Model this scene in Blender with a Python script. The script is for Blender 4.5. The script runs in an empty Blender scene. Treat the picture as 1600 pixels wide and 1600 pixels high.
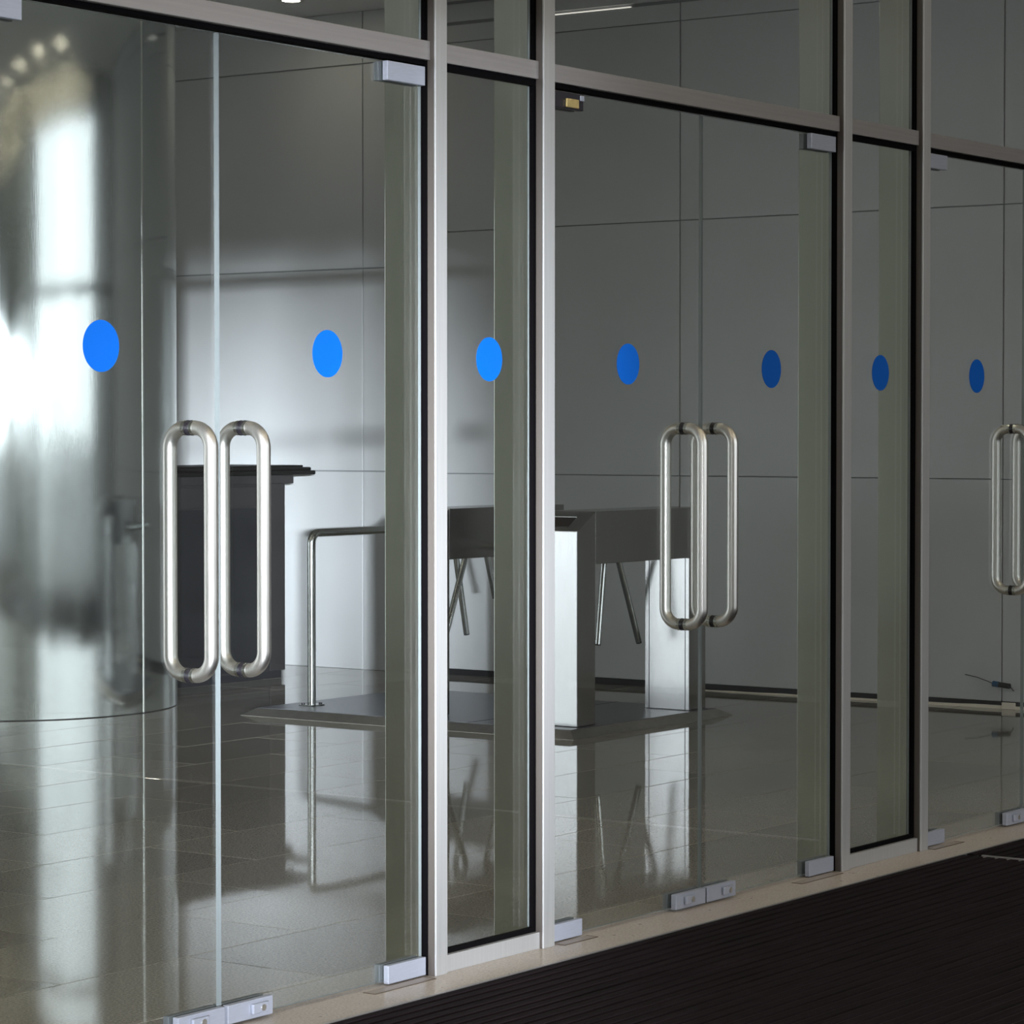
import bpy, bmesh, math, random
from mathutils import Vector, Matrix
random.seed(7)
R = math.radians
scene = bpy.context.scene
COL = scene.collection

# ------------------------------------------------------------------ camera
cam_data = bpy.data.cameras.new('camera')
cam_data.sensor_width = 36.0
cam_data.lens = 4490.0 / 1600.0 * 36.0
cam_data.clip_end = 300.0
cam = bpy.data.objects.new('camera', cam_data)
COL.objects.link(cam)
cam.location = (0.0, 0.0, 1.5)
cam.rotation_euler = (R(90.0 - 1.62), 0.0, R(35.38 - 90.0))
scene.camera = cam

# ------------------------------------------------------------------ world, light, exposure
world = bpy.data.worlds.new('overcast_sky')
scene.world = world
world.use_nodes = True
bg = world.node_tree.nodes['Background']
bg.inputs['Color'].default_value = (0.88, 0.94, 1.0, 1.0)
bg.inputs['Strength'].default_value = 2.4

# low bright daylight that reaches the entrance from far behind the camera on the left
day = bpy.data.lights.new('low_daylight', 'AREA')
day.shape = 'RECTANGLE'
day.size = 3.0
day.size_y = 0.36
day.energy = 107.0
day.spread = R(4.9)
day.color = (0.86, 0.92, 1.0)
day_ob = bpy.data.objects.new('low_daylight', day)
COL.objects.link(day_ob)
day_ob.location = (-25.2, -22.7, 2.73)
day_ob.rotation_euler = (Vector((39.35, 33.65, -2.0)).normalized()).to_track_quat('-Z', 'Y').to_euler()

vs = scene.view_settings
vs.view_transform = 'Standard'
vs.look = 'None'
vs.gamma = 1.0
vs.exposure = 0.0
vs.use_curve_mapping = False
try:
    scene.cycles.transparent_max_bounces = 24
    scene.cycles.max_bounces = 9
    scene.cycles.glossy_bounces = 5
    scene.cycles.sample_clamp_indirect = 6.0
    scene.cycles.use_adaptive_sampling = True
    scene.cycles.adaptive_threshold = 0.025
except Exception:
    pass

# ------------------------------------------------------------------ materials
def nodes_of(m):
    m.use_nodes = True
    return m.node_tree.nodes, m.node_tree.links

def pmat(name, col, rough=0.5, metal=0.0, spec=0.5, aniso=0.0, ior=1.5, emis=None, estr=0.0):
    m = bpy.data.materials.new(name)
    n, l = nodes_of(m)
    b = n['Principled BSDF']
    b.inputs['Base Color'].default_value = (*col, 1)
    b.inputs['Roughness'].default_value = rough
    b.inputs['Metallic'].default_value = metal
    b.inputs['Specular IOR Level'].default_value = spec
    b.inputs['IOR'].default_value = ior
    b.inputs['Anisotropic'].default_value = aniso
    if emis:
        b.inputs['Emission Color'].default_value = (*emis, 1)
        b.inputs['Emission Strength'].default_value = estr
    return m

def add_noise(m, scale=(1, 1, 1), nscale=20.0, detail=6.0, lo=0.9, hi=1.1, coords='Object',
              rough_var=0.0, bump=0.0, bump_dist=0.001, rand=0.0):
    """multiply the base colour by a procedural noise and optionally bump / vary roughness"""
    n, l = nodes_of(m)
    b = n['Principled BSDF']
    base = tuple(b.inputs['Base Color'].default_value)
    tc = n.new('ShaderNodeTexCoord'); mp = n.new('ShaderNodeMapping')
    mp.inputs['Scale'].default_value = scale
    if coords == 'World':
        g = n.new('ShaderNodeNewGeometry'); l.new(g.outputs['Position'], mp.inputs['Vector'])
    else:
        l.new(tc.outputs[coords], mp.inputs['Vector'])
    nz = n.new('ShaderNodeTexNoise'); nz.inputs['Scale'].default_value = nscale
    nz.inputs['Detail'].default_value = detail
    l.new(mp.outputs['Vector'], nz.inputs['Vector'])
    mr = n.new('ShaderNodeMapRange')
    mr.inputs['From Min'].default_value = 0.3; mr.inputs['From Max'].default_value = 0.7
    mr.inputs['To Min'].default_value = lo; mr.inputs['To Max'].default_value = hi
    l.new(nz.outputs['Fac'], mr.inputs['Value'])
    fac = mr.outputs['Result']
    if rand > 0:
        oi = n.new('ShaderNodeObjectInfo'); m2 = n.new('ShaderNodeMapRange')
        m2.inputs['To Min'].default_value = 1 - rand; m2.inputs['To Max'].default_value = 1 + rand
        l.new(oi.outputs['Random'], m2.inputs['Value'])
        mm = n.new('ShaderNodeMath'); mm.operation = 'MULTIPLY'
        l.new(fac, mm.inputs[0]); l.new(m2.outputs['Result'], mm.inputs[1]); fac = mm.outputs[0]
    vm = n.new('ShaderNodeVectorMath'); vm.operation = 'SCALE'
    vm.inputs[0].default_value = base[:3]
    l.new(fac, vm.inputs['Scale']); l.new(vm.outputs['Vector'], b.inputs['Base Color'])
    if rough_var > 0:
        r0 = b.inputs['Roughness'].default_value
        m3 = n.new('ShaderNodeMapRange')
        m3.inputs['To Min'].default_value = max(0.0, r0 - rough_var); m3.inputs['To Max'].default_value = r0 + rough_var
        l.new(nz.outputs['Fac'], m3.inputs['Value']); l.new(m3.outputs['Result'], b.inputs['Roughness'])
    if bump > 0:
        bp = n.new('ShaderNodeBump'); bp.inputs['Strength'].default_value = bump
        bp.inputs['Distance'].default_value = bump_dist
        l.new(nz.outputs['Fac'], bp.inputs['Height']); l.new(bp.outputs['Normal'], b.inputs['Normal'])
    return m

def glass_mat(name, tint=(0.966, 0.974, 0.970), f0=0.045):
    """architectural pane: tinted straight-through light plus a Schlick mirror on each face"""
    m = bpy.data.materials.new(name)
    n, l = nodes_of(m)
    n.remove(n['Principled BSDF'])
    out = n['Material Output']
    tr = n.new('ShaderNodeBsdfTransparent'); tr.inputs['Color'].default_value = (*tint, 1)
    gl = n.new('ShaderNodeBsdfGlossy'); gl.inputs['Roughness'].default_value = 0.0
    gl.inputs['Color'].default_value = (0.98, 1.0, 0.98, 1)
    lw = n.new('ShaderNodeLayerWeight'); lw.inputs['Blend'].default_value = 0.5
    pw = n.new('ShaderNodeMath'); pw.operation = 'POWER'; pw.inputs[1].default_value = 5.0
    l.new(lw.outputs['Facing'], pw.inputs[0])
    ma = n.new('ShaderNodeMath'); ma.operation = 'MULTIPLY_ADD'
    ma.inputs[1].default_value = 1 - f0; ma.inputs[2].default_value = f0
    l.new(pw.outputs[0], ma.inputs[0])
    mx = n.new('ShaderNodeMixShader')
    l.new(ma.outputs[0], mx.inputs['Fac']); l.new(tr.outputs[0], mx.inputs[1]); l.new(gl.outputs[0], mx.inputs[2])
    l.new(mx.outputs[0], out.inputs['Surface'])
    return m

M = {}
M['glass'] = glass_mat('clear_door_glass')
M['glass_edge'] = pmat('ground_glass_edge', (0.22, 0.245, 0.25), 0.25)
M['alu'] = add_noise(pmat('satin_aluminium', (0.44, 0.435, 0.43), 0.45, 0.5), (40, 40, 1), 3, 4, 0.95, 1.04)
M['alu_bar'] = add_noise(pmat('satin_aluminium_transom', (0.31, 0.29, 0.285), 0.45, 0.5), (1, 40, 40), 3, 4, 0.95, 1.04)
M['bronze'] = pmat('brown_anodised_side', (0.085, 0.072, 0.063), 0.5, 0.2)
M['fin'] = add_noise(pmat('dark_satin_mullion_web', (0.56, 0.57, 0.50), 0.12, 1.0), (3, 3, 0.4), 2, 3, 0.96, 1.04)
M['gasket'] = pmat('black_rubber_gasket', (0.0025, 0.002, 0.0025), 0.8, spec=0.05)
M['steel'] = add_noise(pmat('brushed_handle_steel', (0.62, 0.60, 0.56), 0.36, 1.0), (60, 60, 2), 6, 4, 0.92, 1.05, rough_var=0.05)
M['patch'] = add_noise(pmat('satin_patch_fitting', (0.37, 0.39, 0.46), 0.40, 0.35), (8, 8, 60), 5, 4, 0.95, 1.05)
M['patch_dark'] = pmat('inner_fitting_steel', (0.16, 0.175, 0.18), 0.45, 0.4)
M['blue'] = pmat('blue_vinyl', (0.0, 0.088, 0.42), 0.5, spec=0.2)
M['brass'] = add_noise(pmat('brass', (0.62, 0.47, 0.20), 0.35, 0.6), (1, 1, 1), 60, 4, 0.85, 1.15)
M['black'] = pmat('black_plastic', (0.012, 0.010, 0.014), 0.4)
M['wall'] = add_noise(pmat('grey_wall_panel', (0.60, 0.61, 0.62), 0.38), (1, 1, 1), 1.2, 5, 0.96, 1.04)
M['wall_gap'] = pmat('panel_joint', (0.30, 0.31, 0.32), 0.6)
M['plaster'] = add_noise(pmat('lobby_plaster', (0.50, 0.50, 0.46), 0.7), (1, 1, 1), 2, 4, 0.96, 1.04)
M['ceil'] = add_noise(pmat('lobby_ceiling_paint', (0.88, 0.88, 0.88), 0.6), (1, 1, 1), 2, 4, 0.97, 1.03)
M['dark_wall'] = add_noise(pmat('dark_stone_cladding', (0.07, 0.07, 0.062), 0.5), (1, 1, 1), 3, 5, 0.9, 1.1)
M['far_wall'] = add_noise(pmat('far_grey_screen', (0.50, 0.50, 0.47), 0.7), (1, 1, 1), 0.4, 4, 0.8, 1.2)
M['soffit'] = add_noise(pmat('soffit_panel', (0.15, 0.145, 0.135), 0.5), (1, 1, 1), 3, 4, 0.95, 1.05)
M['skirt'] = pmat('black_recess', (0.010, 0.010, 0.013), 0.6)
M['cream'] = pmat('cream_strip', (0.93, 0.86, 0.74), 0.6)
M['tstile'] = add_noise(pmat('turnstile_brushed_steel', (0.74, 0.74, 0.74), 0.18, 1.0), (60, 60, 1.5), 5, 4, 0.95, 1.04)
M['tstile_shaded'] = add_noise(pmat('turnstile_shaded_steel', (0.40, 0.39, 0.385), 0.20, 1.0), (60, 60, 1.5), 5, 4, 0.95, 1.04)  # same steel as above, darkened for the faces turned from the light
M['ramp'] = add_noise(pmat('ramp_edge_steel', (0.52, 0.50, 0.47), 0.42, 1.0), (4, 4, 4), 5, 4, 0.9, 1.06)
M['tstile_plate'] = add_noise(pmat('ramp_plate_steel', (0.16, 0.165, 0.185), 0.30, 0.6), (4, 60, 4), 5, 4, 0.93, 1.05)
M['tube'] = add_noise(pmat('polished_tube_steel', (0.60, 0.62, 0.60), 0.16, 1.0), (40, 40, 2), 5, 3, 0.95, 1.04)
M['screen'] = pmat('reader_window', (0.03, 0.018, 0.015), 0.15)
M['desk_body'] = add_noise(pmat('desk_grey_laminate', (0.022, 0.020, 0.021), 0.5), (1, 1, 1), 6, 4, 0.92, 1.08)
M['desk_panel'] = add_noise(pmat('desk_dark_panel', (0.012, 0.012, 0.014), 0.35), (1, 1, 1), 6, 4, 0.92, 1.08)
M['desk_top'] = pmat('desk_black_top', (0.005, 0.004, 0.004), 0.5, spec=0.2)
M['mat'] = add_noise(pmat('black_ribbed_rubber', (0.0100, 0.0062, 0.0078), 0.8, spec=0.08), (0.4, 22, 1), 6, 5, 0.55, 1.7, coords='World')
M['mat_base'] = pmat('mat_groove', (0.0015, 0.001, 0.0012), 0.8)
M['alu_strip'] = pmat('mat_edge_aluminium', (0.55, 0.52, 0.50), 0.35, 0.8)
M['lamp_glow'] = pmat('warm_downlight', (1, 1, 1), 0.5, emis=(1.0, 0.86, 0.62), estr=60.0)
M['lobby_glow'] = pmat('lobby_downlight', (1, 1, 1), 0.5, emis=(1.0, 0.90, 0.70), estr=64.0)
M['lamp_rim'] = pmat('white_lamp_rim', (0.7, 0.7, 0.68), 0.4)
M['cove'] = pmat('cove_light_tube', (1, 1, 1), 0.5, emis=(1.0, 0.95, 0.85), estr=0.7)
M['blue_plug'] = pmat('blue_plug_plastic', (0.02, 0.09, 0.20), 0.4)
M['cable'] = pmat('dark_cable', (0.02, 0.022, 0.025), 0.5)
M['plate_bronze'] = add_noise(pmat('floor_spring_cover', (0.34, 0.29, 0.25), 0.45, 0.1), (2, 40, 2), 4, 4, 0.85, 1.15)
M['plate_edge'] = pmat('floor_spring_edge', (0.10, 0.075, 0.05), 0.4, 0.4)

# polished granite floor tile
def granite(name, col, rough, ior, speck_lo, speck_hi, rand):
    m = add_noise(pmat(name, col, rough, ior=ior), (1, 1, 1), 130, 5, speck_lo, speck_hi, coords='World', rand=rand)
    n, l = nodes_of(m)
    b = n['Principled BSDF']
    g = n.new('ShaderNodeNewGeometry')
    mp = n.new('ShaderNodeMapping'); mp.inputs['Scale'].default_value = (5, 5, 5)
    nz = n.new('ShaderNodeTexNoise'); nz.inputs['Scale'].default_value = 4.0; nz.inputs['Detail'].default_value = 5
    l.new(g.outputs['Position'], mp.inputs['Vector']); l.new(mp.outputs['Vector'], nz.inputs['Vector'])
    mr = n.new('ShaderNodeMapRange'); mr.inputs['To Min'].default_value = rough * 0.7; mr.inputs['To Max'].default_value = rough * 1.4
    l.new(nz.outputs['Fac'], mr.inputs['Value']); l.new(mr.outputs['Result'], b.inputs['Roughness'])
    nb = n.new('ShaderNodeTexNoise'); nb.inputs['Scale'].default_value = 9.0; nb.inputs['Detail'].default_value = 3
    l.new(g.outputs['Position'], nb.inputs['Vector'])
    bp = n.new('ShaderNodeBump'); bp.inputs['Strength'].default_value = 0.03; bp.inputs['Distance'].default_value = 0.001
    l.new(nb.outputs['Fac'], bp.inputs['Height']); l.new(bp.outputs['Normal'], b.inputs['Normal'])
    return m
M['tile'] = granite('polished_granite_tile', (0.34, 0.315, 0.27), 0.04, 1.8, 0.62, 1.42, 0.16)
M['grout'] = pmat('tile_grout', (0.03, 0.028, 0.025), 0.8)
M['sill'] = granite('cream_granite_sill', (0.47, 0.405, 0.345), 0.30, 1.5, 0.70, 1.28, 0.04)
M['paving'] = add_noise(pmat('grey_paving', (0.12, 0.12, 0.118), 0.7), (1, 1, 1), 3, 6, 0.85, 1.15, coords='World')

# column cladding: stainless sheet with slow waviness
def clad_mat():
    m = pmat('stainless_column_cladding', (0.70, 0.74, 0.72), 0.10, 1.0, aniso=1.0)
    n, l = nodes_of(m); b = n['Principled BSDF']
    tc = n.new('ShaderNodeTexCoord')
    mp = n.new('ShaderNodeMapping'); mp.inputs['Scale'].default_value = (1.5, 1.5, 1.1)
    nz = n.new('ShaderNodeTexNoise'); nz.inputs['Scale'].default_value = 1.6; nz.inputs['Detail'].default_value = 1.5
    l.new(tc.outputs['Object'], mp.inputs['Vector']); l.new(mp.outputs['Vector'], nz.inputs['Vector'])
    bp = n.new('ShaderNodeBump'); bp.inputs['Strength'].default_value = 0.5; bp.inputs['Distance'].default_value = 0.0022
    l.new(nz.outputs['Fac'], bp.inputs['Height'])
    mp2 = n.new('ShaderNodeMapping'); mp2.inputs['Scale'].default_value = (90, 90, 3.0)
    n2 = n.new('ShaderNodeTexNoise'); n2.inputs['Scale'].default_value = 3.0; n2.inputs['Detail'].default_value = 4
    l.new(tc.outputs['Object'], mp2.inputs['Vector']); l.new(mp2.outputs['Vector'], n2.inputs['Vector'])
    b2 = n.new('ShaderNodeBump'); b2.inputs['Strength'].default_value = 0.22; b2.inputs['Distance'].default_value = 0.0009
    l.new(n2.outputs['Fac'], b2.inputs['Height']); l.new(bp.outputs['Normal'], b2.inputs['Normal'])
    l.new(b2.outputs['Normal'], b.inputs['Normal'])
    tg = n.new('ShaderNodeTangent'); tg.direction_type = 'RADIAL'; tg.axis = 'Z'
    l.new(tg.outputs['Tangent'], b.inputs['Tangent'])
    return m
M['clad'] = clad_mat()
M['clad_seam'] = pmat('column_seam_steel', (0.78, 0.80, 0.76), 0.35, 0.7)

# ------------------------------------------------------------------ mesh helpers
ORG = {}   # world origin of every parent

def tag(o, label=None, cat=None, group=None, kind=None):
    if label: o['label'] = label
    if cat: o['category'] = cat
    if group: o['group'] = group
    if kind: o['kind'] = kind
    return o

def empty(name, loc, label=None, cat=None, group=None, kind=None):
    o = bpy.data.objects.new(name, None)
    o.empty_display_size = 0.1
    o.location = loc
    COL.objects.link(o)
    ORG[o] = Vector(loc)
    return tag(o, label, cat, group, kind)

def link_mesh(name, bm, mats, parent=None, origin=None, smooth=False):
    """bm in world coordinates; the object's origin is `origin` (default: base centre)"""
    if origin is None:
        xs = [v.co for v in bm.verts]
        mn = Vector((min(c.x for c in xs), min(c.y for c in xs), min(c.z for c in xs)))
        mx = Vector((max(c.x for c in xs), max(c.y for c in xs), max(c.z for c in xs)))
        origin = Vector(((mn.x + mx.x) / 2, (mn.y + mx.y) / 2, mn.z))
    origin = Vector(origin)
    bmesh.ops.translate(bm, verts=bm.verts, vec=-origin)
    bmesh.ops.recalc_face_normals(bm, faces=bm.faces)
    me = bpy.data.meshes.new(name)
    bm.to_mesh(me); bm.free()
    if not isinstance(mats, (list, tuple)): mats = [mats]
    for m in mats: me.materials.append(m)
    if smooth:
        for p in me.polygons: p.use_smooth = True
    o = bpy.data.objects.new(name, me)
    COL.objects.link(o)
    if parent is not None:
        o.parent = parent
        o.location = origin - ORG[parent]
    else:
        o.location = origin
    ORG[o] = origin
    return o

def bm_box(bm, x0, x1, y0, y1, z0, z1):
    vs_ = [bm.verts.new((x, y, z)) for z in (z0, z1) for y in (y0, y1) for x in (x0, x1)]
    f = []
    for q in ((0, 2, 3, 1), (4, 5, 7, 6), (0, 1, 5, 4), (2, 6, 7, 3), (0, 4, 6, 2), (1, 3, 7, 5)):
        f.append(bm.faces.new([vs_[i] for i in q]))
    return f

def box(name, x0, x1, y0, y1, z0, z1, mat, parent=None, bevel=0.0, seg=2):
    bm = bmesh.new()
    bm_box(bm, x0, x1, y0, y1, z0, z1)
    if bevel > 0:
        bmesh.ops.bevel(bm, geom=list(bm.edges), offset=bevel, segments=seg, affect='EDGES', profile=0.5)
    return link_mesh(name, bm, mat, parent)

def pane(name, x0, x1, y0, y1, z0, z1, parent):
    """glass sheet whose narrow edges have the ground-edge material"""
    bm = bmesh.new()
    f = bm_box(bm, x0, x1, y0, y1, z0, z1)
    for i in (0, 1, 4, 5): f[i].material_index = 1
    return link_mesh(name, bm, [M['glass'], M['glass_edge']], parent)

def prism_xz(name, pts, y0, y1, mat, parent=None, bevel=0.0):
    bm = bmesh.new()
    a = [bm.verts.new((x, y0, z)) for x, z in pts]
    b = [bm.verts.new((x, y1, z)) for x, z in pts]
    bm.faces.new(a); bm.faces.new(b[::-1])
    n = len(pts)
    for i in range(n):
        j = (i + 1) % n
        bm.faces.new((a[i], b[i], b[j], a[j]))
    if bevel > 0:
        bmesh.ops.bevel(bm, geom=list(bm.edges), offset=bevel, segments=2, affect='EDGES', profile=0.5)
    return link_mesh(name, bm, mat, parent)

def bm_tube(bm, path, r, n=20, caps=True):
    path = [Vector(p) for p in path]
    k = len(path)
    tans = []
    for i in range(k):
        a = path[max(0, i - 1)]; b = path[min(k - 1, i + 1)]
        tans.append((b - a).normalized())
    ref = Vector((1, 0, 0)) if abs(tans[0].x) < 0.9 else Vector((0, 1, 0))
    u = (ref - tans[0] * ref.dot(tans[0])).normalized()
    rings = []
    for i in range(k):
        t = tans[i]
        u = (u - t * u.dot(t)).normalized()
        w = t.cross(u)
        rings.append([bm.verts.new(path[i] + (u * math.cos(2 * math.pi * j / n) + w * math.sin(2 * math.pi * j / n)) * r) for j in range(n)])
    for i in range(k - 1):
        for j in range(n):
            bm.faces.new((rings[i][j], rings[i][(j + 1) % n], rings[i + 1][(j + 1) % n], rings[i + 1][j])).smooth = True
    if caps:
        bm.faces.new([bm.verts.new(v.co) for v in rings[0][::-1]])
        bm.faces.new([bm.verts.new(v.co) for v in rings[-1]])

def tube(name, path, r, mat, parent=None, n=20):
    bm = bmesh.new(); bm_tube(bm, path, r, n)
    return link_mesh(name, bm, mat, parent)

def disc_y(name, x, y0, y1, z, r, mat, parent=None, n=48):
    bm = bmesh.new(); bm_tube(bm, [(x, y0, z), (x, y1, z)], r, n)
    return link_mesh(name, bm, mat, parent)

def cyl_z(name, x, y, z0, z1, r, mat, parent=None, n=32):
    bm = bmesh.new(); bm_tube(bm, [(x, y, z0), (x, y, z1)], r, n)
    return link_mesh(name, bm, mat, parent)

def arc(c, a0, a1, r, e1, e2, n=8):
    c = Vector(c); e1 = Vector(e1); e2 = Vector(e2)
    return [c + (e1 * math.cos(a0 + (a1 - a0) * i / n) + e2 * math.sin(a0 + (a1 - a0) * i / n)) * r for i in range(n + 1)]

def copy_tree(o, loc, parent=None):
    c = o.copy(); COL.objects.link(c)
    c.parent = parent
    c.location = loc
    for ch in o.children:
        copy_tree(ch, ch.location, c)
    return c

# ------------------------------------------------------------------ constants of the facade
YG0, YG1 = 4.765, 4.775           # door glass
YM = 4.720                        # front face of the mullions
MUL = [(3.985, 4.040), (4.505, 4.560), (6.287, 6.340), (6.805, 6.862), (8.586, 8.642), (9.163, 9.219), (10.945, 11.000), (11.52, 11.575)]
ZB0, ZB1 = 2.510, 2.562           # transom
ZTOP = 4.60
XW = 14.15                        # lobby side wall

# ------------------------------------------------------------------ the place outside
box('ground', -400, 400, -400, 4.578, -0.30, -0.012, M['paving']); tag(bpy.data.objects['ground'], 'grey paving outside the glass doors', 'ground', kind='structure')
o = box('ceiling_outside', -16, 18, -3.4, 4.70, 4.60, 4.80, M['soffit']); tag(o, 'dark soffit over the entrance outside the doors', 'soffit', kind='structure')
o = box('wall_reflection_screen', 14.30, 14.7, -5.0, 4.72, -0.01, 4.60, M['dark_wall']); tag(o, 'added dark wall outside that darkens reflections in the glass', 'wall', kind='structure')  # unseen, added so the panes on the right mirror something dark
o = box('wall_beam_blocker', -2.0, 3.75, -3.4, -3.0, -0.01, 4.60, M['dark_wall']); tag(o, 'added dark wall behind the view that cuts the daylight beam', 'wall', kind='structure')  # unseen, added to block the right side of the daylight beam
o = box('wall_beam_top_blocker', -16, -2.0, -3.4, -3.0, 2.70, 4.60, M['dark_wall']); tag(o, 'added dark slab behind the view that cuts the top of the daylight beam', 'wall', kind='structure')  # unseen, added to set the upper edge of the light on the wall
o = box('wall_front_right', 13.98, 14.30, 4.72, 4.90, -0.01, 4.60, M['dark_wall']); tag(o, 'dark stone wall closing the glass front', 'wall', kind='structure')

fb = empty('wall_far_sky_screen', (-52.0, -46.0, 0.0), 'added long grey block far outside that screens the low sky', 'building', kind='structure')  # unseen block, added to dim the sky mirrored in the column
fbm = bmesh.new()
bm_box(fbm, -30, 30, -1.0, 1.0, -0.012, 16.0)
for k in range(4):
    bm_box(fbm, -29.0, 29.0, 1.0, 1.25, 2.6 + 3.6 * k, 3.4 + 3.6 * k)
bmesh.ops.rotate(fbm, verts=fbm.verts, cent=(0, 0, 0), matrix=Matrix.Rotation(R(41.0 - 90.0), 3, 'Z'))
bmesh.ops.translate(fbm, verts=fbm.verts, vec=(-62.0, -53.0, 0))
link_mesh('sky_screen_block', fbm, M['far_wall'], fb)

# ------------------------------------------------------------------ lobby shell
floor = empty('floor', (9.0, 9.0, 0.0), 'polished grey brown granite tile floor of the lobby', 'floor', kind='structure')
box('floor_bed', -4.0, 14.4, 4.80, 15.6, -0.12, -0.003, M['grout'], floor)
TX, TY = 1.02, 0.523
GAP = 0.0019
def tile_mesh(w, d):
    bm = bmesh.new()
    bm_box(bm, -w / 2, w / 2, -d / 2, d / 2, -0.012, 0.0)
    top = [e for e in bm.edges if all(abs(v.co.z) < 1e-6 for v in e.verts)]
    bmesh.ops.bevel(bm, geom=top, offset=0.0009, segments=1, affect='EDGES')
    bmesh.ops.recalc_face_normals(bm, faces=bm.faces)
    me = bpy.data.meshes.new('floor_tile'); bm.to_mesh(me); bm.free()
    me.materials.append(M['tile'])
    return me
tile_cache = {}
rest = bmesh.new()
y = 4.958 - TY
row = 0
while y < 15.6:
    ya, yb = max(y, 4.802), min(y + TY, 15.6)
    x = 5.608 - 12 * TX + (TX / 2 if row % 2 else 0.0)
    while x < 14.2:
        xa, xb = max(x, -4.0), min(x + TX, 14.19)
        if xb - xa > 0.02 and yb - ya > 0.02:
            # the lobby in view runs along the sight lines between these limits
            seen = xb > 4.4 and yb < 13.4 and xb > 0.95 * (ya) - 0.6
            w, d = round(xb - xa - GAP * 2, 4), round(yb - ya - GAP * 2, 4)
            if seen:
                me = tile_cache.get((w, d)) or tile_cache.setdefault((w, d), tile_mesh(w, d))
                t = bpy.data.objects.new('floor_tile', me); COL.objects.link(t)
                t.parent = floor
                t.location = Vector(((xa + xb) / 2, (ya + yb) / 2, random.uniform(-0.0003, 0.0))) - ORG[floor]
                t.rotation_euler = (random.gauss(0, 0.0006), random.gauss(0, 0.0004), 0)
            else:
                bm_box(rest, xa + GAP, xb - GAP, ya + GAP, yb - GAP, -0.012, 0.0)
        x += TX
    y += TY; row += 1
o = link_mesh('outer_tiles', rest, M['tile'], floor); o['kind'] = 'stuff'

# lobby side wall made of panels
wall = empty('wall_right', (14.2, 9.5, 0.0), 'grey panelled side wall of the lobby', 'wall', kind='structure')
box('wall_backing', XW + 0.012, XW + 0.25, 4.90, 15.6, 0.0, 4.30, M['wall_gap'], wall)
G = 0.004
def panels(ycuts, zrows):
    for a, b in zip(ycuts[:-1], ycuts[1:]):
        for z0, z1 in zrows:
            box('wall_panel', XW, XW + 0.02, a + G, b - G, z0, z1, M['wall'], wall, bevel=0.002, seg=1)
panels([4.90, 6.808, 8.857, 10.60], [(0.040, 1.235), (1.241, 2.713), (2.719, 3.864), (3.869, 3.972), (3.992, 4.10)])
panels([10.60, 11.194, 13.40, 15.5], [(0.001, 1.242), (1.250, 2.511), (2.519, 3.787), (3.795, 4.118)])
o = box('baseboard_right', XW + 0.006, XW + 0.014, 4.90, 10.60, 0.0, 0.045, M['skirt']); tag(o, 'black recessed base strip under the wall panels', 'baseboard', kind='structure')

o = box('wall_left', -4.3, -4.0, 4.8, 15.6, -0.01, 4.30, M['plaster']); tag(o, 'plain left end wall of the lobby', 'wall', kind='structure')
# rear wall; its wide window is added to brighten reflections in the turnstiles
rw = empty('wall_back', (5.0, 15.6, 0.0), 'rear wall of the lobby with an added bright window', 'wall', kind='structure')
box('wall_piece', -4.3, -3.0, 15.6, 15.8, 0.0, 4.3, M['plaster'], rw)
box('wall_piece', 5.5, 14.4, 15.6, 15.8, 0.0, 4.3, M['plaster'], rw)
box('wall_piece', -3.0, 5.5, 15.6, 15.8, 3.0, 4.3, M['plaster'], rw)
pane('window_glass', -3.0, 5.5, 15.68, 15.69, 0.0, 3.0, rw)
o = box('ceiling', -4.3, 14.4, 4.80, 15.8, 4.12, 4.30, M['ceil']); tag(o, 'light grey lobby ceiling', 'ceiling', kind='structure')

# ------------------------------------------------------------------ sill
sill = empty('trim_1', (8.0, 4.69, 0.0), 'cream granite threshold under the glass doors', 'threshold', kind='structure')
sx = [3.0, 4.75, 5.98, 7.42, 8.30, 9.55, 10.9, 12.3, 13.98]
for a, b in zip(sx[:-1], sx[1:]):
    box('sill_stone', a + 0.0006, b - 0.0006, 4.580, 4.800, -0.03, 0.0, M['sill'], sill, bevel=0.001, seg=1)

# ------------------------------------------------------------------ mullions
MUL_LABEL = ['aluminium mullion at the far left, second beyond the leftmost door',
             'aluminium mullion carrying the hinges of the leftmost door',
             'brightly lit aluminium mullion left of the nearest narrow pane',
             'brightly lit aluminium mullion right of the nearest narrow pane',
             'dim aluminium mullion left of the second narrow pane',
             'dim aluminium mullion right of the second narrow pane',
             'aluminium mullion beyond the door cut off by the right edge',
             'last aluminium mullion at the right end of the front']
def mullion(i, xa, xb):
    t = empty('trim_%d' % (i + 2), ((xa + xb) / 2, 4.8, 0.0), MUL_LABEL[i], 'mullion', kind='structure')
    box('front_profile', xa, xb, YM, 4.7265, 0.0, ZTOP, M['alu'], t, bevel=0.0018)
    box('side_profile', xa + 0.0005, xb - 0.0005, 4.7265, 4.748, 0.0, ZTOP, M['bronze'], t)
    box('gasket', xa - 0.001, xb + 0.001, 4.7485, 4.7775, 0.0, ZTOP, M['gasket'], t)
    box('web', xa + 0.004, xb - 0.004, 4.778, 4.900, 0.0, 4.118, M['fin'], t, bevel=0.002)
for i, (a, b) in enumerate(MUL): mullion(i, a, b)

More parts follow.
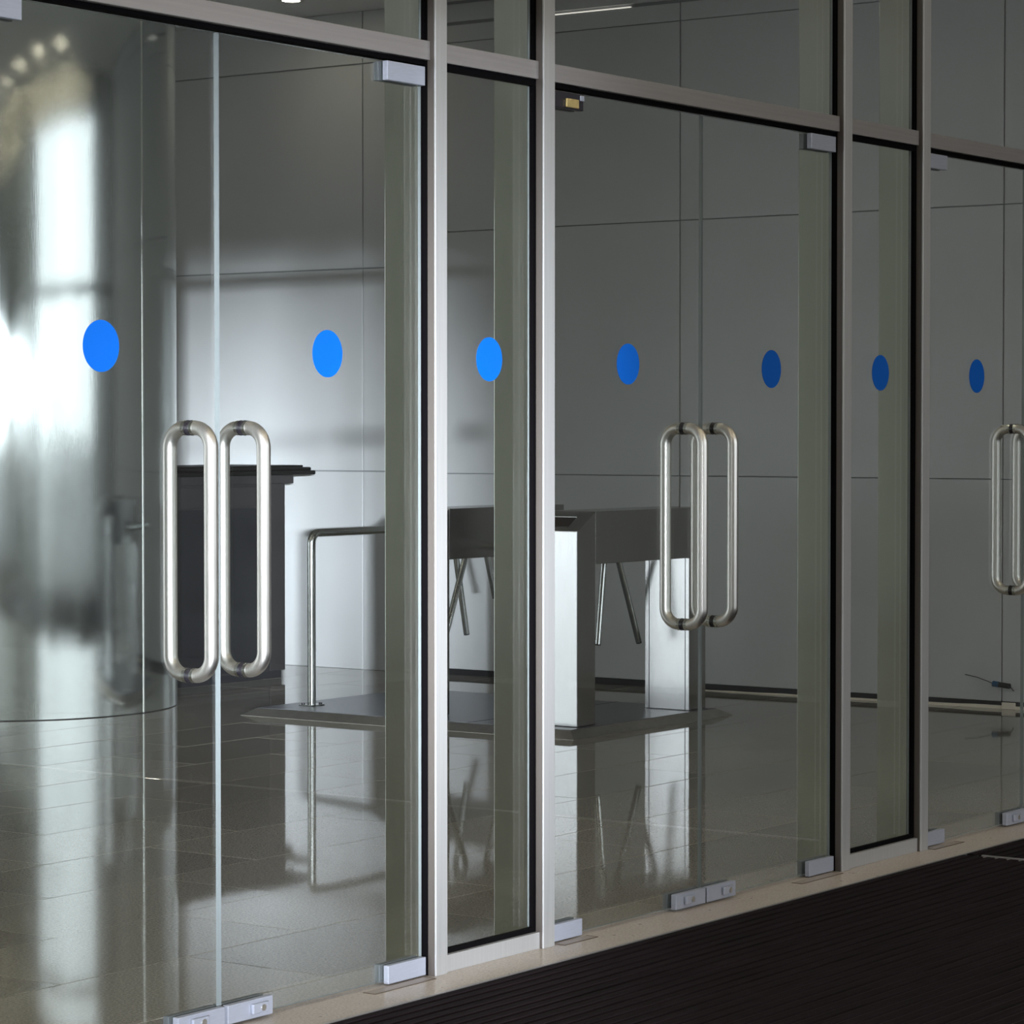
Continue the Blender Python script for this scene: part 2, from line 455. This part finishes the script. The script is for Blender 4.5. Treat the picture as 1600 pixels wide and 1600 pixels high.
# bays between the mullions: transom piece and pane above it
bay = [(MUL[i][1], MUL[i + 1][0]) for i in range(len(MUL) - 1)]
bay = [(0.0, MUL[0][0])] + bay + [(MUL[-1][1], 13.98)]
BAY_LABEL = ['the wide left end pane', 'the narrow pane left of the leftmost door', 'the door pair before the steel column',
             'the nearest narrow pane with a blue dot', 'the door pair before the turnstile', 'the second narrow pane with a blue dot',
             'the door pair at the right edge', 'the narrow pane right of the last door', 'the wide right end pane']
tn = 10
wn = 1
for i, (a, b) in enumerate(bay):
    t = empty('trim_%d' % tn, ((a + b) / 2, 4.77, ZB0), 'aluminium transom bar over ' + BAY_LABEL[i], 'transom', kind='structure')
    box('bar', a, b, 4.738, 4.802, ZB0, ZB1, M['alu_bar'], t, bevel=0.0015)
    box('seal', a, b, 4.757, 4.790, ZB0 - 0.012, ZB0, M['gasket'], t)
    tn += 1
    w = empty('window_%d' % wn, ((a + b) / 2, 4.77, ZB1), 'clear upper glass pane above ' + BAY_LABEL[i], 'window', kind='structure')
    pane('pane', a + 0.003, b - 0.003, YG0, YG1, ZB1 + 0.004, ZTOP, w)
    box('gasket', b - 0.010, b - 0.0015, 4.752, 4.7625, ZB1, ZTOP, M['gasket'], w)
    wn += 1

# ------------------------------------------------------------------ fixed sidelights
def dot(x, parent):
    return disc_y('dot_sticker', x, YG0 - 0.0012, YG0 - 0.0002, 1.702, 0.0622, M['blue'], parent)

def sidelight(a, b, label, dotx=None):
    global wn
    w = empty('window_%d' % wn, ((a + b) / 2, 4.77, 0.0), label, 'window', kind='structure'); wn += 1
    pane('pane', a + 0.003, b - 0.003, YG0, YG1, 0.052, ZB0 - 0.006, w)
    box('bottom_rail', a, b, 4.733, 4.800, 0.0, 0.048, M['alu'], w, bevel=0.0015)
    box('gasket', a, b, 4.748, 4.7625, 0.048, 0.062, M['gasket'], w)
    box('gasket', b - 0.012, b - 0.0015, 4.750, 4.7625, 0.062, ZB0 - 0.02, M['gasket'], w)
    box('gasket', a, b, 4.748, 4.7625, ZB0 - 0.020, ZB0 - 0.0005, M['gasket'], w)
    if dotx: dot(dotx, w)
sidelight(MUL[0][1], MUL[1][0], 'narrow fixed glass pane beside the leftmost door')
sidelight(MUL[2][1], MUL[3][0], 'narrow fixed glass pane with a blue dot between two bright mullions', 6.598)
sidelight(MUL[4][1], MUL[5][0], 'narrow fixed glass pane with a blue dot between two dim mullions', 8.930)
sidelight(MUL[6][1], MUL[7][0], 'narrow fixed glass pane right of the last door')
sidelight(0.0, MUL[0][0], 'wide fixed glass pane at the left end of the front')
sidelight(MUL[7][1], 13.98, 'wide fixed glass pane at the right end of the front')

# ------------------------------------------------------------------ doors
ZD0, ZD1 = 0.010, 2.492
HZ0, HZ1, HR, HB, HS = 0.893, 1.507, 0.0178, 0.050, 0.0680   # handle ends, tube radius, bend, stand-off
def pull(xh, side, parent):
    """D-shaped pull: side -1 outside, +1 inside"""
    yg = YG0 if side < 0 else YG1
    yb = 4.770 + side * HS
    p = [(xh, yg + side * 0.0022, HZ1)]
    c1 = (xh, yb - side * HB, HZ1 - HB)
    p += [tuple(v) for v in arc(c1, math.pi / 2, 0, HB, (0, side, 0), (0, 0, 1), 10)]
    c2 = (xh, yb - side * HB, HZ0 + HB)
    p += [tuple(v) for v in arc(c2, 0, -math.pi / 2, HB, (0, side, 0), (0, 0, 1), 10)]
    p += [(xh, yg + side * 0.0022, HZ0)]
    h = tube('pull_handle', p, HR, M['steel'], parent, 24)
    for z in (HZ0, HZ1):
        r = bmesh.new(); bm_tube(r, [(xh, yg + side * 0.0002, z), (xh, yg + side * 0.0024, z)], HR + 0.0016, 28)
        link_mesh('washer_ring', r, M['black'], h)
        r = bmesh.new(); bm_tube(r, [(xh, yg + side * 0.0026, z), (xh, yg + side * 0.013, z)], HR + 0.0009, 28)
        link_mesh('collar', r, M['tube'], h)
    return h

def hinge_patch(xa, xb, z0, z1, parent, name='hinge_patch'):
    h = box(name, xa, xb, 4.746, 4.7635, z0, z1, M['patch'], parent, bevel=0.0018)
    box('inner_plate', xa, xb, 4.7765, 4.794, z0, z1, M['patch_dark'], h, bevel=0.0015)
    return h

def lock_patch(xa, xb, parent, cyl_x, lever=True):
    h = box('lock_patch', xa, xb, 4.744, 4.7635, 0.006, 0.054, M['patch'], parent, bevel=0.002)
    box('inner_plate', xa, xb, 4.7765, 4.794, 0.006, 0.054, M['patch_dark'], h, bevel=0.0015)
    box('thumb_block', cyl_x - 0.030, cyl_x + 0.030, 4.734, 4.7435, 0.018, 0.044, M['patch'], h, bevel=0.0025)
    disc_y('lock_cylinder', cyl_x + 0.008, 4.7315, 4.734, 0.031, 0.0085, M['steel'], h, 24)
    return h

def door(n, xa, xb, hinge, xh, label, dotx=None, special=False):
    d = empty('door_%d' % n, ((xa + xb) / 2, 4.77, 0.0), label, 'door', kind='structure')
    pane('pane', xa, xb, YG0, YG1, ZD0, ZD1, d)
    HW = 0.172
    if hinge == 'L':
        h0, h1, l0, l1 = xa + 0.004, xa + HW, xb - 0.176, xb - 0.0015
    else:
        h0, h1, l0, l1 = xb - HW, xb - 0.004, xa + 0.0015, xa + 0.176
    hinge_patch(h0, h1, 0.004, 0.054, d)
    if special:
        h = box('hinge_patch', h0, h1, 4.744, 4.7635, 2.440, 2.488, M['black'], d, bevel=0.002)
        tag(h, 'black top fitting with its cover off')
        box('brass_block', h1 - 0.096, h1 - 0.031, 4.738, 4.7435, 2.444, 2.470, M['brass'], h, bevel=0.002)
        box('steel_clip', h1 - 0.022, h1 - 0.002, 4.739, 4.7435, 2.468, 2.484, M['patch'], h, bevel=0.002)
        box('inner_plate', h0, h1, 4.7765, 4.794, 2.440, 2.488, M['patch_dark'], h)
    else:
        hinge_patch(h0, h1, 2.440, 2.492, d)
    lock_patch(l0, l1, d, (l0 + l1) / 2 - 0.012 if hinge == 'L' else (l0 + l1) / 2 + 0.03)
    ho = pull(xh, -1, d); pull(xh, 1, d)
    for z in (HZ0, HZ1):
        disc_y('spindle', xh, YG0 - 0.0001, YG1 + 0.0001, z, HR, M['black'], ho, 24)
    if dotx: dot(dotx, d)
    return d
door(1, 4.572, 5.438, 'L', 5.341, 'leftmost glass door leaf in front of the steel column', 5.019)
door(2, 5.446, 6.279, 'R', 5.541, 'glass door leaf in front of the dark desk', 5.873)
door(3, 6.872, 7.740, 'L', 7.646, 'glass door leaf in front of the turnstile with a black top fitting', 7.317, special=True)
door(4, 7.748, 8.578, 'R', 7.829, 'glass door leaf right of the turnstile, hinged at the dim mullion', 8.177)
door(5, 9.229, 10.088, 'L', 10.000, 'glass door leaf at the right edge with a blue dot', 9.682)
door(6, 10.096, 10.936, 'R', 10.180, 'glass door leaf cut off by the right edge')

# floor spring cover plates in the threshold
def spring_plate(xa, xb, label):
    t = empty('floor_spring_cover', ((xa + xb) / 2, 4.70, 0.0), label, 'cover plate', 'floor spring covers in the threshold')
    box('cover_plate', xa + 0.003, xb - 0.003, 4.703, 4.742, 0.0, 0.0012, M['plate_bronze'], t, bevel=0.0005, seg=1)
    bm = bmesh.new()
    bm_box(bm, xa, xb, 4.7005, 4.703, 0.0, 0.0016)
    bm_box(bm, xa, xa + 0.003, 4.703, 4.742, 0.0, 0.0016)
    bm_box(bm, xb - 0.003, xb, 4.703, 4.742, 0.0, 0.0016)
    link_mesh('cover_edge', bm, M['plate_edge'], t)
spring_plate(4.585, 4.84, 'bronze floor spring cover below the leftmost door hinge, at the left edge')
spring_plate(5.99, 6.262, 'bronze floor spring cover left of the nearest bright mullion')
spring_plate(6.885, 7.06, 'bronze floor spring cover right of the second bright mullion')
spring_plate(8.28, 8.560, 'bronze floor spring cover left of the first dim mullion')
spring_plate(9.235, 9.47, 'bronze floor spring cover right of the last mullion in view')

# ------------------------------------------------------------------ entrance mats outside
def mat(xa, xb, label):
    t = empty('entrance_mat', ((xa + xb) / 2, 2.0, -0.012), label, 'mat', 'black ribbed entrance mats')
    box('mat_backing', xa, xb, -1.0, 4.570, -0.012, -0.006, M['mat_base'], t)
    bm = bmesh.new()
    yy = 4.5675
    while yy > -0.98:
        y0, y1 = yy - 0.0330, yy
        vs_ = []
        for x in (xa + 0.004, xb - 0.004):
            vs_.append([bm.verts.new((x, yq, zq)) for yq, zq in ((y0, -0.006), (y0 + 0.003, -0.0008), (y1 - 0.003, -0.0008), (y1, -0.006))])
        p, q = vs_
        for k in range(3): bm.faces.new((p[k], q[k], q[k + 1], p[k + 1]))
        bm.faces.new(p); bm.faces.new(q)
        yy -= 0.0455
    r = link_mesh('ribs', bm, M['mat'], t); r['kind'] = 'stuff'
mat(2.0, 9.195, 'large black ribbed entrance mat in front of the glass doors')
mat(9.215, 13.9, 'black ribbed entrance mat beyond the thin metal strip at the right')
o = box('mat_divider_strip', 9.199, 9.211, -1.0, 4.50, -0.012, 0.002, M['alu_strip']); tag(o, 'thin pale metal strip between the two black mats', 'metal strip')
o = box('mat_edge_strip', 2.0, 13.9, 4.5705, 4.5785, -0.012, 0.0005, M['alu_strip']); tag(o, 'thin metal edge strip between granite threshold and black mat', 'metal strip')

# ------------------------------------------------------------------ steel column
CX, CY, CR = 11.21, 11.31, 0.895
col = empty('round_column', (CX, CY, 0.0), 'large round column clad in reflective stainless steel behind the leftmost door', 'column')
bm = bmesh.new()
bm_tube(bm, [(CX, CY, 0.004), (CX, CY, 1.4), (CX, CY, 2.8), (CX, CY, 4.118)], CR, 160)
link_mesh('cladding', bm, M['clad'], col)
cyl_z('base_joint', CX, CY, 0.0, 0.004, CR - 0.003, M['skirt'], col, 96)
az = math.atan2(-CY, -CX)            # towards the camera
for da in (50.0, 50.0 - 120.0, 50.0 + 120.0):
    a = az + R(da)
    bm = bmesh.new()
    f = bm_box(bm, -0.0045, 0.0045, CR - 0.002, CR + 0.0022, 0.004, 4.118)
    bmesh.ops.rotate(bm, verts=bm.verts, cent=(0, 0, 0), matrix=Matrix.Rotation(a - math.pi / 2, 3, 'Z'))
    bmesh.ops.translate(bm, verts=bm.verts, vec=(CX, CY, 0))
    link_mesh('seam_strip', bm, M['clad_seam'], col)

# ------------------------------------------------------------------ reception desk
DX0, DX1, DY0, DY1 = 12.30, 13.44, 11.241, 11.85
desk = empty('reception_desk', ((DX0 + DX1) / 2, (DY0 + DY1) / 2, 0.0), 'dark grey reception desk with a stepped black top beside the column', 'desk')
box('plinth', DX0 + 0.03, DX1 - 0.01, DY0 + 0.02, DY1 - 0.02, 0.0, 0.045, M['skirt'], desk)
box('body', DX0, DX1, DY0 + 0.006, DY1, 0.045, 1.180, M['desk_body'], desk, bevel=0.002)
box('front_panel', DX0 + 0.05, DX1 - 0.145, DY0 - 0.002, DY0 + 0.006, 0.060, 1.035, M['desk_panel'], desk, bevel=0.0015)
box('front_panel', DX0 + 0.05, DX1 - 0.145, DY0 - 0.001, DY0 + 0.006, 1.045, 1.165, M['desk_body'], desk, bevel=0.0015)
box('corner_stile', DX1 - 0.138, DX1, DY0 - 0.003, DY0 + 0.006, 0.046, 1.179, M['desk_body'], desk, bevel=0.0015)
disc_y('lock_button', DX1 - 0.20, DY0 - 0.008, DY0 - 0.002, 1.0, 0.012, M['black'], desk, 20)
box('cap_rail', DX0, DX1 + 0.082, DY0 - 0.004, DY1, 1.180, 1.231, M['desk_body'], desk, bevel=0.002)
t = box('top_slab', DX0 - 0.05, 13.707, DY0 - 0.03, DY1 + 0.03, 1.231, 1.2570, M['desk_top'], desk, bevel=0.010, seg=3)
box('upper_slab', DX0 - 0.05, 13.685, DY0 - 0.012, DY1 + 0.01, 1.2565, 1.2780, M['desk_top'], desk, bevel=0.009, seg=3)
box('upper_slab', DX0 - 0.05, 13.632, DY0 + 0.01, DY1 - 0.01, 1.2775, 1.2900, M['desk_top'], desk, bevel=0.005, seg=3)

# ------------------------------------------------------------------ turnstile platform, two turnstiles, handrail
PX0, PX1, PY0, PY1, PZ = 11.565, 12.93, 7.865, 9.86, 0.040
plat = empty('turnstile_platform', ((PX0 + PX1) / 2, (PY0 + PY1) / 2, 0.0), 'low steel ramp plate under the two turnstiles', 'platform')
bm = bmesh.new()
def rect(bm, m, z): return [bm.verts.new((x, y, z)) for x, y in ((PX0 - m, PY0 - m), (PX1 + m, PY0 - m), (PX1 + m, PY1 + m), (PX0 - m, PY1 + m))]
a, b, c = rect(bm, 0.065, 0.0), rect(bm, 0.065, 0.0015), rect(bm, 0.0, PZ - 0.002)
bm.faces.new(a[::-1]); bm.faces.new(c)
for i in range(4):
    j = (i + 1) % 4
    bm.faces.new((a[i], a[j], b[j], b[i])); bm.faces.new((b[i], b[j], c[j], c[i]))
link_mesh('ramp_edge', bm, M['ramp'], plat)
box('top_plate', PX0 + 0.002, PX1 - 0.002, PY0 + 0.002, PY1 - 0.002, PZ - 0.002, PZ, M['tstile_plate'], plat)
box('plate_seam', PX0, PX1, 8.482, 8.488, PZ, PZ + 0.0008, M['skirt'], plat)

def turnstile(yf, label, arms):
    x0, x1, x2, x3 = 11.685, 11.843, 12.726, 12.887
    dy = 0.273
    PZ = 0.0414
    t = empty('tripod_turnstile', ((x0 + x3) / 2, yf + dy / 2, PZ), label, 'turnstile', 'steel tripod turnstiles')
    # pedestal with the sloped reader head
    prism_xz('pedestal', [(x0, PZ), (x1, PZ), (x1, 1.098), (x0, 1.006)], yf, yf + dy, M['tstile_shaded'], t, bevel=0.0015)
    box('lit_face_sheet', x0 - 0.0025, x0 - 0.0002, yf + 0.002, yf + dy - 0.002, PZ + 0.003, 1.002, M['tstile'], t)  # bright sheet added for the lit side; pedestal is the same steel
    box('housing', x1 + 0.0015, x3, yf, yf + dy, 0.838, 1.100, M['tstile_shaded'], t, bevel=0.0025)
    p = box('pedestal', x2, x3, yf, yf + dy, PZ, 0.8375, M['tstile_shaded'], t, bevel=0.0015)
    box('lit_face_sheet', x2 - 0.0020, x2 - 0.0002, yf + 0.002, yf + dy - 0.002, PZ + 0.002, 0.836, M['tstile'], t)  # lit side of the second pedestal, put in as a brighter sheet
    for y0 in (yf + 0.022, yf + dy - 0.028):
        box('edge_strip', x2 - 0.0030, x2 - 0.0021, y0, y0 + 0.004, PZ, 0.837, M['tstile_plate'], p)
    # reader window lying on the slope
    s = (1.098 - 1.006) / (x1 - x0)
    bm = bmesh.new()
    for x in (x0 + 0.034, x0 + 0.108):
        for y in (yf + 0.080, yf + dy - 0.050):
            for h in (0.0, 0.0012):
                bm.verts.new((x - h * s, y, 1.006 + s * (x - x0) + h))
    bmesh.ops.convex_hull(bm, input=bm.verts)
    link_mesh('card_reader', bm, M['screen'], t)
    bm = bmesh.new()
    for x in (x0 + 0.113, x0 + 0.118):
        for y in (yf + 0.080, yf + dy - 0.050):
            for h in (0.0, 0.002):
                bm.verts.new((x - h * s, y, 1.006 + s * (x - x0) + h))
    bmesh.ops.convex_hull(bm, input=bm.verts)
    link_mesh('reader_trim', bm, M['tube'], t)
    hx = 12.40
    disc_y('hub', hx, yf + dy, yf + dy + 0.06, 0.93, 0.06, M['tstile'], t, 32)
    for a, b in arms:
        ar = tube('tripod_arm', [a, b], 0.0165, M['tube'], t, 16)
        va, vb = Vector(a), Vector(b); u = (vb - va).normalized()
        bm = bmesh.new(); bm_tube(bm, [vb, vb + u * 0.006], 0.0162, 16); link_mesh('end_cap', bm, M['black'], ar)
    return t
YC2, YC1 = 7.904, 8.805
turnstile(YC2, 'steel tripod turnstile with sloped card reader, nearest to the glass doors',
          [((12.425, YC2 + 0.325, 0.93), (12.355, YC2 + 0.325, 0.396)),
           ((12.50, YC2 + 0.325, 0.93), (12.745, YC2 + 0.325, 0.386)),
           ((12.40, YC2 + 0.335, 0.90), (12.40, YC2 + 0.80, 0.88))])
turnstile(YC1, 'steel tripod turnstile half hidden behind the narrow pane, farther from the doors',
          [((12.470, YC1 + 0.325, 0.93), (12.246, YC1 + 0.325, 0.41)),
           ((12.37, YC1 + 0.365, 0.93), (12.490, YC1 + 0.365, 0.405)),
           ((12.53, YC1 + 0.285, 0.93), (12.640, YC1 + 0.285, 0.60))])

hr = empty('handrail', (12.28, 9.698, PZ), 'bent steel tube handrail at the far side of the turnstiles', 'handrail')
r = 0.055
px0, px1, rz, ry = 11.817, 12.75, 0.957, 9.698
path = [(px0, ry, PZ + 0.004), (px0, ry, 0.5)]
path += [tuple(v) for v in arc((px0 + r, ry, rz - r), math.pi, math.pi / 2, r, (1, 0, 0), (0, 0, 1), 10)]
path += [tuple(v) for v in arc((px1 - r, ry, rz - r), math.pi / 2, 0, r, (1, 0, 0), (0, 0, 1), 10)]
path += [(px1, ry, 0.5), (px1, ry, PZ + 0.004)]
tube('rail_tube', path, 0.0220, M['tube'], hr, 20)
for px in (px0, px1):
    f = box('foot_plate', px - 0.055, px + 0.055, ry - 0.045, ry + 0.045, PZ, PZ + 0.006, M['tube'], hr, bevel=0.002)
    for s in (-1, 1):
        cyl_z('bolt', px + s * 0.038, ry - s * 0.028, PZ + 0.006, PZ + 0.014, 0.010, M['black'], f, 12)

# ------------------------------------------------------------------ small things along the wall
strip = bmesh.new()  # thin raised cream strip with an uneven top
N = 40
top, bot, topb, botb = [], [], [], []
for i in range(N + 1):
    yy = 8.75 - (8.75 - 5.4) * i / N
    k = min(1.0, i / (N * 0.55))
    h = 0.004 + 0.013 * k + random.uniform(-0.0015, 0.0015)
    bot.append(strip.verts.new((XW - 0.006, yy, 0.0))); top.append(strip.verts.new((XW - 0.006, yy, h)))
    botb.append(strip.verts.new((XW + 0.004, yy, 0.0))); topb.append(strip.verts.new((XW + 0.004, yy, h)))
for i in range(N):
    strip.faces.new((bot[i], bot[i + 1], top[i + 1], top[i])); strip.faces.new((topb[i], topb[i + 1], botb[i + 1], botb[i]))
    strip.faces.new((top[i], top[i + 1], topb[i + 1], topb[i])); strip.faces.new((bot[i], botb[i], botb[i + 1], bot[i + 1]))
strip.faces.new((bot[0], top[0], topb[0], botb[0])); strip.faces.new((bot[N], botb[N], topb[N], top[N]))
st = link_mesh('foot_strip', strip, M['cream']); tag(st, 'uneven cream strip along the foot of the wall', 'strip')
bm = bmesh.new(); bm_box(bm, XW - 0.016, XW - 0.006, 6.72, 6.80, 0.0, 0.036)
bmesh.ops.bevel(bm, geom=list(bm.edges), offset=0.002, segments=1, affect='EDGES')
link_mesh('patch_tab', bm, M['cream'], st)

cb = empty('cable_plug', (14.10, 6.80, 0.13), 'blue cable plug with a thin dark wire against the wall', 'cable')
tube('wire', [(14.14, 7.02, 0.176), (14.125, 6.94, 0.165), (14.11, 6.87, 0.148), (14.105, 6.835, 0.138)], 0.0022, M['cable'], cb, 8)
pl = tube('plug', [(14.105, 6.835, 0.137), (14.103, 6.80, 0.134)], 0.016, M['blue_plug'], cb, 14)
tube('plug_collar', [(14.103, 6.80, 0.134), (14.10, 6.735, 0.128)], 0.0145, M['cable'], cb, 14)
tube('tail_wire', [(14.10, 6.735, 0.128), (14.12, 6.733, 0.115), (14.142, 6.732, 0.10)], 0.0025, M['cable'], cb, 8)

o = box('cove_light', XW - 0.004, XW + 0.012, 9.20, 9.75, 3.973, 3.977, M['cove']); tag(o, 'thin glowing cove light line at the top of the wall', 'light')

# ------------------------------------------------------------------ round downlights
def downlight(z, label, group, glow):
    t = empty('downlight', (0, 0, z), label, 'ceiling light', group)
    bm = bmesh.new()
    n = 24
    prof = [(0.055, 0.0), (0.055, -0.006), (0.082, -0.006), (0.088, 0.0)]
    rings = [[bm.verts.new((q * math.cos(2 * math.pi * j / n), q * math.sin(2 * math.pi * j / n), z + h)) for j in range(n)] for q, h in prof]
    for i in range(len(prof)):
        p_, q_ = rings[i], rings[(i + 1) % len(prof)]
        for j in range(n): bm.faces.new((p_[j], p_[(j + 1) % n], q_[(j + 1) % n], q_[j]))
    link_mesh('rim', bm, M['lamp_rim'], t, origin=(0, 0, z))
    bm = bmesh.new(); bm_tube(bm, [(0, 0, z - 0.004), (0, 0, z - 0.0005)], 0.053, 24)
    link_mesh('diffuser', bm, M[glow], t, origin=(0, 0, z))
    return t
proto = downlight(4.12, 'round warm downlight in the lobby ceiling', 'downlights in the lobby ceiling', 'lobby_glow')
spots = [(13.545, 11.267)] + [(x, y) for x in (2.5, 4.0, 5.5, 7.0, 8.5, 10.0) for y in (6.0, 9.6, 12.2, 14.2)]
for i, (x, y) in enumerate(spots):
    if i == 0: proto.location = (x, y, 4.12)
    else:
        copy_tree(proto, (x, y, 4.12))
proto['label'] = 'lit round downlight in the lobby ceiling at the top edge, above the desk'
proto2 = downlight(4.60, 'round warm downlight in the soffit outside', 'downlights in the soffit outside', 'lamp_glow')
first = True
for q in range(8):
    y = -2.7 + 0.85 * q
    for k in range(18):
        x = -5.0 + 1.0 * k + (0.5 if q % 2 else 0)
        if first: proto2.location = (x, y, 4.60); first = False
        else: copy_tree(proto2, (x, y, 4.60))
